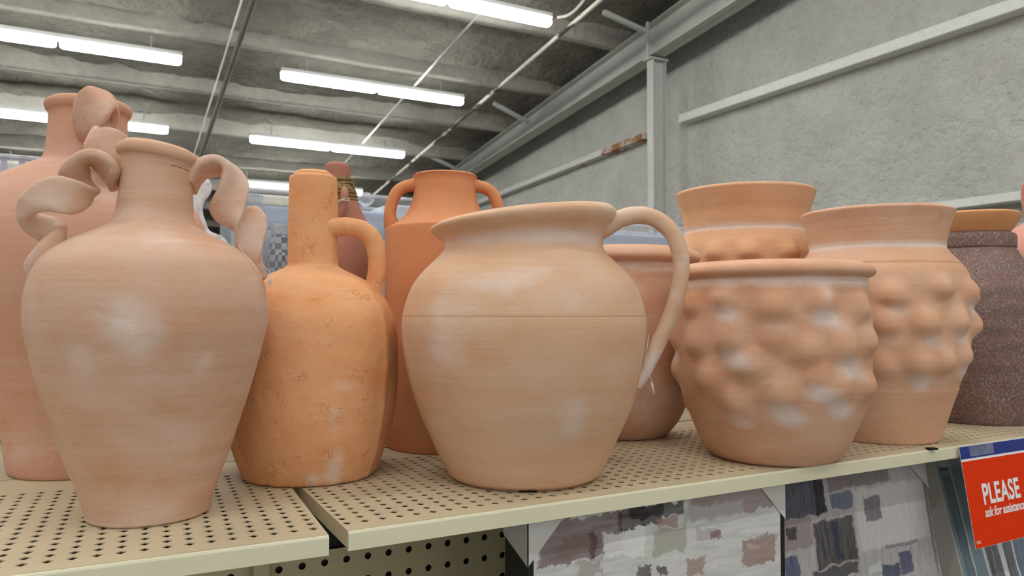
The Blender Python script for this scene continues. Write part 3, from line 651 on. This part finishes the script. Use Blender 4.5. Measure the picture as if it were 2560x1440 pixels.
MB().box((.35, .90, -.0016), (2.6, 1.54, 0)).build('deck_panel', M['deck'], lo); MB().box((.35, .899, -.03), (2.6, .9006, 0)).build('front_lip', M['lip'], lo)

# ------------------------------------------------------------------ canvas pictures under the shelf
def canvas(label, x0, x1, ztop, zbot, yb, lean, depth, face, side, frame, protect, cmat):
    """leaning picture: pivot at its bottom front edge; built upright in its own frame"""
    zbot += depth * math.sin(lean) + .0005; root = thing('canvas_picture', label, 'picture', (x0, yb, zbot), rot=(-lean, 0, 0))
    W, H = x1 - x0, (ztop - zbot) / math.cos(lean); e = .004
    MB().box((e, 0, e), (W - e, .0015, H - e)).build('painted_face', painting(face[0], root, *face[1:]), root)
    MB().box((0, .0012, 0), (W, depth, H)).build('frame', side, root, bevel=.001)
    if frame:
        m = MB()
        for a, b in (((0, -.001, 0), (.010, .002, H)), ((W - .010, -.001, 0), (W, .002, H)), ((.010, -.001, 0), (W - .010, .002, .010)), ((.010, -.001, H - .010), (W - .010, .002, H))): m.box(a, b)
        m.build('frame_lip', side, root)
    for s in protect:
        p = .078; q = .082
        m = MB(); X = (lambda x: x) if s == 'l' else (lambda x: W - x)
        m.prism([(X(-.002), H + .002), (X(p), H + .002), (X(-.002), H - q)], 'y', -.0035, -.002)
        xa, xb = sorted((X(-.002), X(-.0005)))
        m.prism([(-.0035, H + .002), (-.0035, H - q), (depth + .002, H - q * .62), (depth + .002, H + .002)], 'x', xa, xb)
        m.prism([(X(-.002), -.0035), (X(p), -.0035), (X(p * .6), depth + .002), (X(-.002), depth + .002)], 'z', H + .0005, H + .002)
        m.build('corner_protector', cmat, root)
    return root
ART_PLUM = ('painting_plum_white', (230,230,228), [(1340,1560,1290,1402,(112,90,90)), (1400,1500,1340,1385,(132,108,106)), (1506,1616,1322,1394,(238,238,236)), (1718,1945,1222,1284,(152,132,132)), (1700,1860,1262,1300,(186,184,182)), (1543,1660,1268,1318,(48,40,43)), (1570,1712,1258,1292,(40,35,38)), (1640,1694,1290,1318,(168,138,130)),
    (1631,1718,1319,1387,(174,174,160)), (1853,1942,1339,1412,(158,128,120)), (1870,1900,1360,1372,(200,182,176)), (1716,1764,1392,1445,(164,140,124)), (1594,1628,1416,1440,(58,50,52)), (1640,1668,1420,1436,(74,66,68)), (1475,1488,1330,1395,(92,66,70)), (1740,1800,1318,1352,(188,182,182)), (1776,1806,1326,1346,(142,112,112)), (1440,1506,1400,1440,(176,166,164)), (1350,1440,1490,1560,(128,100,98)), (1500,1640,1470,1520,(60,50,52)), (1700,1850,1480,1560,(160,134,124)), (1560,1700,1580,1640,(174,170,160)), (1820,1930,1600,1680,(96,74,76))], (3, 1, 22), .05)
ART_NAVY = ('painting_navy_grey', (188,184,184), [(2135,2325,1205,1365,(204,202,200)), (2060,2225,1165,1217,(120,107,110)), (1940,2063,1195,1297,(30,36,64)), (2035,2063,1195,1290,(34,28,38)), (2075,2133,1228,1273,(88,96,120)), (2159,2204,1238,1304,(98,92,104)), (1944,2032,1297,1378,(146,133,130)), (1965,1992,1318,1352,(48,44,54)), (2034,2143,1293,1414,(24,20,24)), (2084,2100,1300,1400,(50,54,78)),
    (1961,1999,1390,1445,(50,60,108)), (2030,2150,1414,1445,(44,40,50)), (2248,2282,1375,1435,(56,64,104)), (2205,2252,1408,1445,(42,52,92)), (2172,2205,1410,1434,(200,206,210)), (1960,2060,1490,1580,(40,48,88)), (2090,2200,1500,1620,(28,24,28)), (2230,2330,1520,1580,(120,112,120)), (2322,2352,1180,1445,(122,114,126)), (2210,2300,1355,1366,(130,124,132))], (30, 1, 4), .03)
ART_TEAL = ('painting_teal_strokes', (222,226,226), [(2344,2372,1168,1178,(30,44,54)), (2347,2382,1172,1760,(34,56,68)), (2372,2384,1172,1760,(24,32,40)), (2399,2416,1135,1760,(112,138,150)), (2416,2440,1150,1760,(60,92,112)), (2440,2470,1135,1760,(104,134,148)), (2474,2490,1120,1760,(42,46,58)), (2490,2508,1120,1760,(60,58,72)), (2516,2540,1100,1760,(46,52,58)), (2542,2600,1100,1760,(52,80,112))], (40, 1, 2.2), .014, .4)
canvas('abstract plum and white canvas picture in a thin black frame, under the shelf', .578, 1.144, SH - .027, .4705, 1.03, 0, .078, ART_PLUM, M['black'], True, 'lr', M['white'])
canvas('abstract navy and grey canvas picture standing between the plum one and the teal one', 1.149, 1.640, SH - .031, .4705, .965, .155, .04, ART_NAVY, M['wcard'], False, 'r', M['wcard'])
canvas('white canvas picture with dark teal brush strokes, behind the red sign', 1.700, 2.30, SH - .034, .4705, .915, .245, .05, ART_TEAL, M['wcard'], False, '', M['wcard'])
# ------------------------------------------------------------------ red sign on the shelf lip
TL = at_y(2398, 1113.5, .972)
sg = thing('sign', 'red card sign with blue top band and white PLEASE lettering, on the shelf lip', 'sign', (TL.x, .9735, SH - .0005), rot=(-.15, 0, 0))
SW, SHt = .2794, .213
MB().box((0, -.0006, -SHt), (SW, 0, 0)).build('card', M['signwhite'], sg)
e = .0012
MB().box((e * .4, -.0009, -.0275), (SW - e, -.00055, -.0012)).build('blue_band', M['blue'], sg)
MB().box((e * .4, -.0009, -SHt + e * .5), (SW - e, -.00055, -.0325)).build('red_field', M['red'], sg)
MB().box((.035, -.0011, -.024), (.125, -.00088, -.002)).build('clear_tape', M['clear'], sg)
def text(name, body, size, x, z, sx, mat, parent, bold=.0, shear=0, y=-.0012, space=1.0):
    c = bpy.data.curves.new(name, 'FONT'); c.body = body; c.size = size; c.offset = bold; c.shear = shear; c.extrude = .0001; c.space_character = space
    c.materials.append(mat); tmp = bpy.data.objects.new(name, c); me = bpy.data.meshes.new_from_object(tmp); bpy.data.objects.remove(tmp)
    o = bpy.data.objects.new(name, me); link(o, parent); o.location = (x, y, z); o.rotation_euler = (PI/2, 0, 0); o.scale = (sx, 1, 1); return o
text('word_please', 'PLEASE', .060, .0545, -.1265, .74, M['signwhite'], sg, bold=.0016, space=1.04)
text('line_assistance', 'ask for assistance', .0275, .0535, -.1535, .85, M['signwhite'], sg, bold=.0006, shear=.12, space=.95)
text('print_code', '501692', .0085, .006, -.2035, .6, M['signwhite'], sg)

# ------------------------------------------------------------------ clear bins and wrapped goods on the rear deck
def clear_bin(label, X0, X1, Y0, Y1, z0, z1, slats=0):
    root = thing('clear_bin', label, 'storage bin', (X0, Y0, z0)); W, D, H = X1 - X0, Y1 - Y0, z1 - z0; t = .002
    m = MB(); m.box((0, 0, 0), (W, D, t))
    for a, b in (((0, 0, t), (W, t, H)), ((0, D - t, t), (W, D, H)), ((0, t, t), (t, D - t, H)), ((W - t, t, t), (W, D - t, H))): m.box(a, b)
    m.build('tub', M['clear'], root)
    r = MB(); k = .012
    for a, b in (((-k, -k, H), (W + k, 0, H + .008)), ((-k, D, H), (W + k, D + k, H + .008)), ((-k, 0, H), (0, D, H + .008)), ((W, 0, H), (W + k, D, H + .008))): r.box(a, b)
    r.build('rim', M['rimplastic'], root, bevel=.002)
    for i in range(slats):
        x = (i + .5) * W / slats; MB().box((x - .006, -.006, .01), (x + .006, -.0005, H)).build('slat', M['lilac'], root)
    return root
BZ = SH + .0005
def ztop(x, y, Y): return at_y(x, y, Y).z
def bx(px, Y): return at_y(px, 480, Y).x
clear_bin('clear plastic bin with lilac slats, showing past the tall rose jar at far left', bx(-420, 1.99), bx(250, 1.99), 1.99, 2.2, BZ, ztop(20, 396, 1.99), slats=14)
clear_bin('clear plastic bin between the front amphora and the orange bottle neck', bx(578, 1.98), bx(790, 1.98), 1.98, 2.2, BZ, ztop(665, 480, 1.98))
clear_bin('clear plastic bin behind the smooth urn and the twine bottle', bx(838, 1.98), bx(1075, 1.98), 1.98, 2.2, BZ, ztop(930, 496, 1.98))
clear_bin('clear plastic bin showing through the arch of the pitcher handle', bx(1440, 2.02), bx(1718, 2.02), 2.02, 2.2, BZ, ztop(1600, 568, 2.02))
def goods(label, name, cat, X0, X1, Y0, Y1, z0, z1, mat, group=None, bevel=.006):
    o = MB().box((0, 0, 0), (X1 - X0, Y1 - Y0, z1 - z0)).build(name, mat, None, bevel=bevel); o.location = (X0, Y0, z0)
    return tag(o, label, cat, group)
goods('cream box inside the slatted bin at far left', 'carton', 'box', bx(-380, 2.02), bx(235, 2.02), 2.02, 2.18, BZ + .003, ztop(20, 402, 2.02), M['cream'])
zA = ztop(665, 573, 2.06)
goods('pale folded linens at the bottom of the bin left of the orange bottle neck', 'folded_linen', 'linen', bx(590, 2.06), bx(780, 2.06), 2.06, 2.18, BZ + .003, zA, M['palegrey'])
goods('blue box on the pale linens in the bin left of the orange bottle neck', 'carton', 'box', bx(590, 2.06), bx(780, 2.06), 2.06, 2.18, zA + .0005, ztop(665, 513, 2.06), M['bluebox'])
goods('cream box on the blue box in the bin left of the orange bottle neck', 'carton', 'box', bx(592, 2.06), bx(778, 2.06), 2.06, 2.18, ztop(665, 513, 2.06) + .0005, ztop(665, 486, 2.06), M['cream'])
goods('pale linen stack low in the bin behind the urn', 'folded_linen', 'linen', bx(850, 2.03), bx(1065, 2.03), 2.03, 2.18, BZ + .003, ztop(930, 600, 2.03), M['palegrey'])
goods('blue box on the linen stack in the bin behind the urn', 'carton', 'box', bx(852, 2.03), bx(962, 2.03), 2.03, 2.18, ztop(930, 600, 2.03) + .0005, ztop(930, 528, 2.03), M['bluebox'])
goods('white box on the linen stack beside the blue box behind the urn', 'carton', 'box', bx(966, 2.03), bx(1064, 2.03), 2.03, 2.18, ztop(930, 600, 2.03) + .0005, ztop(1000, 512, 2.03), M['milky'])
goods('blue grey box filling the bin seen through the pitcher handle', 'carton', 'box', bx(1450, 2.06), bx(1706, 2.06), 2.06, 2.18, BZ + .003, ztop(1600, 586, 2.06), M['bluebox'])
# check-patterned wrapped bottle and clear bottle in the second bin (in front of the boxes)
def standing(px, Y, prof, name, label, cat, mat, capmat=None, capprof=None):
    p = at_y(px, 600, Y); root = thing(name, label, cat, (p.x, Y, BZ + .003))
    V = []; F = []; P = densify(prof, 5); seg = 40
    for r, z in [(0, P[0][1])] + P + [(0, P[-1][1])]:
        V += [(r * math.cos(2*PI*k/seg), r * math.sin(2*PI*k/seg), z) for k in range(seg)]
    for i in range(len(P) + 1):
        F += [(i*seg + k, i*seg + (k+1) % seg, (i+1)*seg + (k+1) % seg, (i+1)*seg + k) for k in range(seg)]
    mesh('body', V, F, mat, root)
    if capprof:
        m = MB(); n = 24; r, z0, z1 = capprof; m.prism([(r * math.cos(2*PI*k/n), r * math.sin(2*PI*k/n)) for k in range(n)], 'z', z0, z1); m.build('cap', capmat, root, bevel=.003)
    return root
hz = lambda y, Y, px=690: at_y(px, y, Y).z - BZ - .003
ck = hz(588, 2.022)
standing(699, 2.022, [(.03,0,1),(.034,.004),(.034,ck - .09),(.031,ck - .05),(.022,ck - .008),(.02,ck)], 'wrapped_bottle', 'navy and white check wrapped bottle with clear cap, left of the orange bottle neck', 'bottle', M['check'], M['milky'], (.022, ck, hz(560, 2.022)))
cb = hz(515, 2.024)
standing(626, 2.024, [(.032,0,1),(.036,.004),(.036,cb - .06),(.034,cb - .02),(.030,cb)], 'clear_jar', 'clear tall jar with lid inside the bin, beside the check wrapped bottle', 'jar', M['clear'], M['rimplastic'], (.031, cb, hz(492, 2.024)))
# crumpled white plastic bag, showing through the amphora right handle
bagpx = [(440,760),(440,520),(470,470),(486,452),(505,446),(521,452),(527,468),(525,488),(511,503),(504,520),(506,540),(514,562),(520,580),(548,590),(566,604),(572,640),(572,760)]
Yb = 1.93
bo = at_y(500, 640, Yb)
poly = [(at_y(x, y, Yb).x - bo.x, max(BZ, at_y(x, y, Yb).z) - BZ) for x, y in bagpx]
lowx = [p[0] for p in poly]; poly[0] = (poly[0][0], 0); poly[-1] = (poly[-1][0], 0)
bag = MB().prism(poly, 'y', -.03, .03).build('plastic_bag', M['milky'], None, bevel=.012); bag.location = (bo.x, Yb, BZ)
tag(bag, 'crumpled white plastic bag seen through the arch of the amphora right handle', 'bag')
gl = thing('glass_stopper', 'small faceted glass stopper standing on the bin rim behind the urn', 'stopper', (at_y(938, 492, 2.1).x, 2.195, ztop(930, 496, 1.98) + .0085))
V, F = sweep([(0,0,0),(0,0,.012),(0,0,.02),(0,0,.034),(0,0,.042)], lambda u: oval(.018 + .04 * math.sin(PI * u), .018 + .04 * math.sin(PI * u), 8, 2)); mesh('knob', V, F, M['clear'], gl, False)

# ------------------------------------------------------------------ the building
SL = .126
def roofz(Y, c): return 1.5 + c - SL * Y
XW = 6.12; X_L = -9.0; Y_N = -7.0; Y_F = 24.0
def grid(fn, U, Vv):
    V = [fn(u, v) for v in Vv for u in U]; n = len(U); F = []
    for j in range(len(Vv) - 1):
        for i in range(n - 1): F.append((j*n + i, j*n + i + 1, (j+1)*n + i + 1, (j+1)*n + i))
    return V, F
def rng(a, b, s): n = max(1, round((b - a) / s)); return [a + (b - a) * i / n for i in range(n + 1)]
def nz3(x, y, z): return noise.noise(Vector((x, y, z)))
PUR = [7.65 + 1.545 * k for k in range(-9, 11)]
def roof_pt(x, y):
    k = min(abs(y - p) for p in PUR)
    return (x, y, roofz(y, 4.52) + .05 * nz3(x * .7, y * 2.6, 0) + .03 * nz3(x * 2.2, y * 4.5, 5) + .02 * nz3(x * 6, y * 1.2, 8) - .06 * gauss(k, .12))
V, F = grid(roof_pt, rng(X_L, XW + .1, .13), rng(Y_N, Y_F, .13)); struct('ceiling', V, F, M['rooffoam'], True)
def wall_pt(y, z): return (XW + .012 * nz3(y * 2.1, z * 2.1, 2) + .008 * nz3(y * 6, z * 6, 7), y, z)
V, F = grid(wall_pt, rng(Y_N, Y_F, .12), rng(0, 6.9, .12)); 
o = struct('wall_right', V, F, M['wallfoam'], True)
struct('floor', [(X_L, Y_N, 0), (XW + .1, Y_N, 0), (XW + .1, Y_F, 0), (X_L, Y_F, 0)], [(0, 1, 2, 3)], M['floor'])
struct('wall_back', [(X_L, Y_F, 0), (XW + .1, Y_F, 0), (XW + .1, Y_F, 3.4), (X_L, Y_F, 3.4)], [(0, 1, 2, 3)], M['wallfoam'])
struct('wall_left', [(X_L, Y_N, 0), (X_L, Y_F, 0), (X_L, Y_F, 3.4), (X_L, Y_N, 7.2)], [(0, 1, 2, 3)], M['wallfoam'])
# purlins, wrapped in sprayed foam
tn = 0
for k, y in enumerate(PUR):
    if y < 3 or y > 22: continue
    X = rng(X_L, 5.9, .16); V = []; F = []
    for x in X:
        j = .02 * nz3(x * 1.4, y, 3); j2 = .025 * nz3(x * 1.9, y, 11); d = .23 + .02 * nz3(x * .9, y, 6)
        zt_, zb = roofz(y, 4.54), roofz(y, 4.54) - d
        for dy, zz in ((-.15 + j2, zt_), (-.075 + j, zt_ - .07 + j2 * .5), (-.055 + j * .5, zb + .03), (-.04 + j, zb), (.05 + j, zb - .004), (.062, zb + .03), (.07 + j, zt_ - .06), (.14 + j2, zt_)): V.append((x, y + dy, zz))
    n = 8
    for i in range(len(X) - 1):
        for q in range(n - 1): F.append((i*n + q, (i+1)*n + q, (i+1)*n + q + 1, i*n + q + 1))
    tn += 1; struct('trim_%d' % tn, V, F, M['purlin'], True)
def trim(m, mat, bevel=0):
    global tn
    tn += 1; o = m.build('trim_%d' % tn, mat, None, bevel=bevel); o['kind'] = 'structure'; return o
# end rafter (I section) along the right wall
XR = 5.66
def rbot(Y): return 1.5 + 3.197 - .1016 * (Y - 5.53)
m = MB()
for a, b in (((XR - .1), (XR + .1)),):
    for (top, off) in ((True, 0), (False, 0)):
        Ya, Yc = 2.0, 22.0
        za, zc = (roofz(Ya, 4.30), roofz(Yc, 4.30)) if top else (rbot(Ya), rbot(Yc))
        t = .014
        m.add([(a, Ya, za), (b, Ya, za), (b, Ya, za + t), (a, Ya, za + t), (a, Yc, zc), (b, Yc, zc), (b, Yc, zc + t), (a, Yc, zc + t)], [(0,1,2,3),(7,6,5,4),(0,4,5,1),(1,5,6,2),(2,6,7,3),(3,7,4,0)])
m.add([(XR - .005, 2.0, rbot(2.0)), (XR + .005, 2.0, rbot(2.0)), (XR + .005, 2.0, roofz(2, 4.3)), (XR - .005, 2.0, roofz(2, 4.3)), (XR - .005, 22.0, rbot(22.0)), (XR + .005, 22.0, rbot(22.0)), (XR + .005, 22.0, roofz(22, 4.3)), (XR - .005, 22.0, roofz(22, 4.3))], [(0,1,2,3),(7,6,5,4),(0,4,5,1),(1,5,6,2),(2,6,7,3),(3,7,4,0)])
trim(m, M['steel'])
# wind column and its bracket
yc = at_dist(1618, 300, 1).x; rc = ray(1618, 300); Yc2 = XR * 0 + (XR - .07) * rc.y / rc.x; 
cy1, cy0 = Yc2, Yc2 - .115
zc = rbot(Yc2)
m = MB(); m.box((XR - .07, cy0, 0), (XR - .055, cy1, zc - .03)); m.box((XR - .055, (cy0 + cy1)/2 - .005, 0), (XR + .115, (cy0 + cy1)/2 + .005, zc - .03)); m.box((XR + .115, cy0, 0), (XR + .13, cy1, zc - .03))
trim(m, M['steel'])
m = MB(); m.box((XR - .115, cy0 - .02, zc - .035), (XR + .15, cy1 + .02, zc - .015)); m.box((XR - .112, (cy0+cy1)/2 - .02, zc - .02), (XR - .095, (cy0+cy1)/2 + .02, zc + .42))
trim(m, M['steel'])
# girts on the right wall
g1 = (at_y(1662, 323, 1), )
def wx(px, py): r = ray(px, py); return EYE + r * ((XW - .13) / r.x)
a, b = wx(1664, 322), wx(2500, 8)
zg = (a.z + b.z) / 2 + .01
m = MB(); m.box((XW - .15, 2.2, zg - .055), (XW + .05, cy0 - .0, zg + .045)); trim(m, M['girt'], .006)
a, b = wx(1612, 338), wx(1253, 482)
m = MB(); m.bar((XW - .06, a.y, a.z), (XW - .06, 16.0, a.z + (b.z - a.z) / (b.y - a.y) * (16.0 - a.y)), .17, .085); trim(m, M['rust'], .006)
a, b = wx(2331, 501), wx(2389, 515)
m = MB(); m.box((XW - .15, 2.2, wx(2470, 500).z - .035), (XW + .05, cy0, wx(2470, 500).z + .035)); trim(m, M['girt'], .006)
# fly braces from the rafter to the purlins
for (p, q) in (((1545, -5), (1612, 78)), ((1240, 262), (1322, 306)), ((1082, 386), (1152, 428))):
    r = ray(*q); Q = EYE + r * ((XR - .1) / r.x)
    yy = min(PUR, key=lambda t_: abs(t_ - (Q.y))); P = Vector((XR - .72, Q.y - .03, roofz(Q.y, 4.36)))
    m = MB(); m.bar(P, Q, .05, .05); trim(m, M['steel'])
# pipes and rods under the purlins
def pipe(name, label, cat, X, Ya, Yb, r, c, mat, nseg=2):
    pts = [(0, y - Ya, roofz(y, c) - roofz(Ya, c)) for y in rng(Ya, Yb, (Yb - Ya) / nseg)]
    m = MB(); m.tube(pts, r, 10); o = m.build(name, mat, None, smooth=True); o.location = (X, Ya, roofz(Ya, c)); return tag(o, label, cat)
pipe('sprinkler_pipe', 'long pipe with flaking white and dark paint under the roof, nearest the right wall', 'pipe', 4.47, 4.5, 19.5, .024, 4.1, M['pipe'], 6)
pipe('sprinkler_pipe', 'thick grey pipe running up the roof slope, between the two columns of lamps', 'pipe', 1.185, 4.5, 19.5, .032, 4.12, M['greypipe'], 6)
pipe('conduit', 'thin silvery conduit alongside the thick grey roof pipe', 'conduit', 1.10, 4.5, 19.5, .010, 4.2, M['galv'], 6)
pipe('threaded_rod', 'thin silver rod across the roof bays just above the right column of lamps', 'rod', 3.455, 6.5, 15.0, .013, 4.16, M['galv'], 4)
m = MB(); pz = [at_dist(1394, 44, 8.4), at_dist(1420, 38, 8.35), at_dist(1445, 18, 8.3), at_dist(1470, -15, 8.2)]
m.tube(catmull([p - pz[0] for p in pz], 8), .017, 8); o = m.build('conduit', M['cord'], None, smooth=True); o.location = pz[0]; tag(o, 'short curved white conduit rising from the end of the nearest lamp', 'conduit')
# ------------------------------------------------------------------ lamps
def make_lamp():
    root = thing('ceiling_light', '', 'ceiling light', (0, 0, 0)); L = 2.44
    MB().box((-L/2, -.055, .045), (L/2, .055, .10)).build('housing', M['fixture'], root, bevel=.008)
    for s in (-1, 1):
        V, F = sweep([(s * x, 0, 0) for x in (.016, .022, .04, .07, L/2 - .075, L/2 - .035, L/2 - .014, L/2 - .008)], lambda u: oval(*{0: (.06, .04), 1: (.09, .06), 2: (.12, .08), 3: (.128, .085), 4: (.128, .085), 5: (.118, .08), 6: (.085, .058), 7: (.05, .035)}[round(u * 7)], 16, 2.4), ref=(0, 1, 0))
        mesh('diffuser', V, F, M['tube'], root)
    for x in (-.9, .9):
        MB().box((x - .008, -.008, .10), (x + .008, .008, .26)).build('hanger', M['galv'], root)
    return root
def dup(root):
    r = root.copy(); COL.objects.link(r)
    for ch in list(root.children):
        c = ch.copy(); COL.objects.link(c); c.parent = r
    return r
lamp0 = make_lamp(); first = True
rows = [-2.5, -.15, 2.2, 4.55, 6.92, 9.25, 11.6, 13.95]
seen = {(2.96, 6.92): 'twin tube ceiling light at the top of the photo, nearest the wall pipe', (2.96, 9.25): 'twin tube ceiling light second down the right column, above the smooth urn',
        (2.96, 11.6): 'twin tube ceiling light third down the right column, above the orange bottle', (2.96, 13.95): 'farthest twin tube ceiling light, low behind the orange bottle neck',
        (-.58, 9.25): 'twin tube ceiling light at top left of the photo', (-.58, 11.6): 'twin tube ceiling light passing behind the neck of the tall rose jar'}
for x in (-4.12, -.58, 2.96):
    for y in rows:
        if x < -4 and y > 10: continue
        l = lamp0 if first else dup(lamp0); first = False
        l.location = (x, y, roofz(y, 4.045)); l.rotation_euler = (math.atan(-SL), 0, 0); l['group'] = 'twin tube ceiling lights'
        l['label'] = seen.get((x, y), 'twin tube ceiling light in the same rows, outside the photo or hidden')
cy = scene.cycles; cy.max_bounces = 5; cy.diffuse_bounces = 3; cy.glossy_bounces = 2; cy.transmission_bounces = 3; cy.transparent_max_bounces = 10
# ------------------------------------------------------------------ world and view
w = bpy.data.worlds.new('world'); scene.world = w; w.use_nodes = True
bg = w.node_tree.nodes['Background']; bg.inputs[0].default_value = (1, .99, .97, 1); bg.inputs[1].default_value = .72
vs = scene.view_settings; scene.display_settings.display_device = 'sRGB'; vs.view_transform = 'Standard'; vs.look = 'None'; vs.exposure = 0.5; vs.gamma = 1.0; vs.use_curve_mapping = False
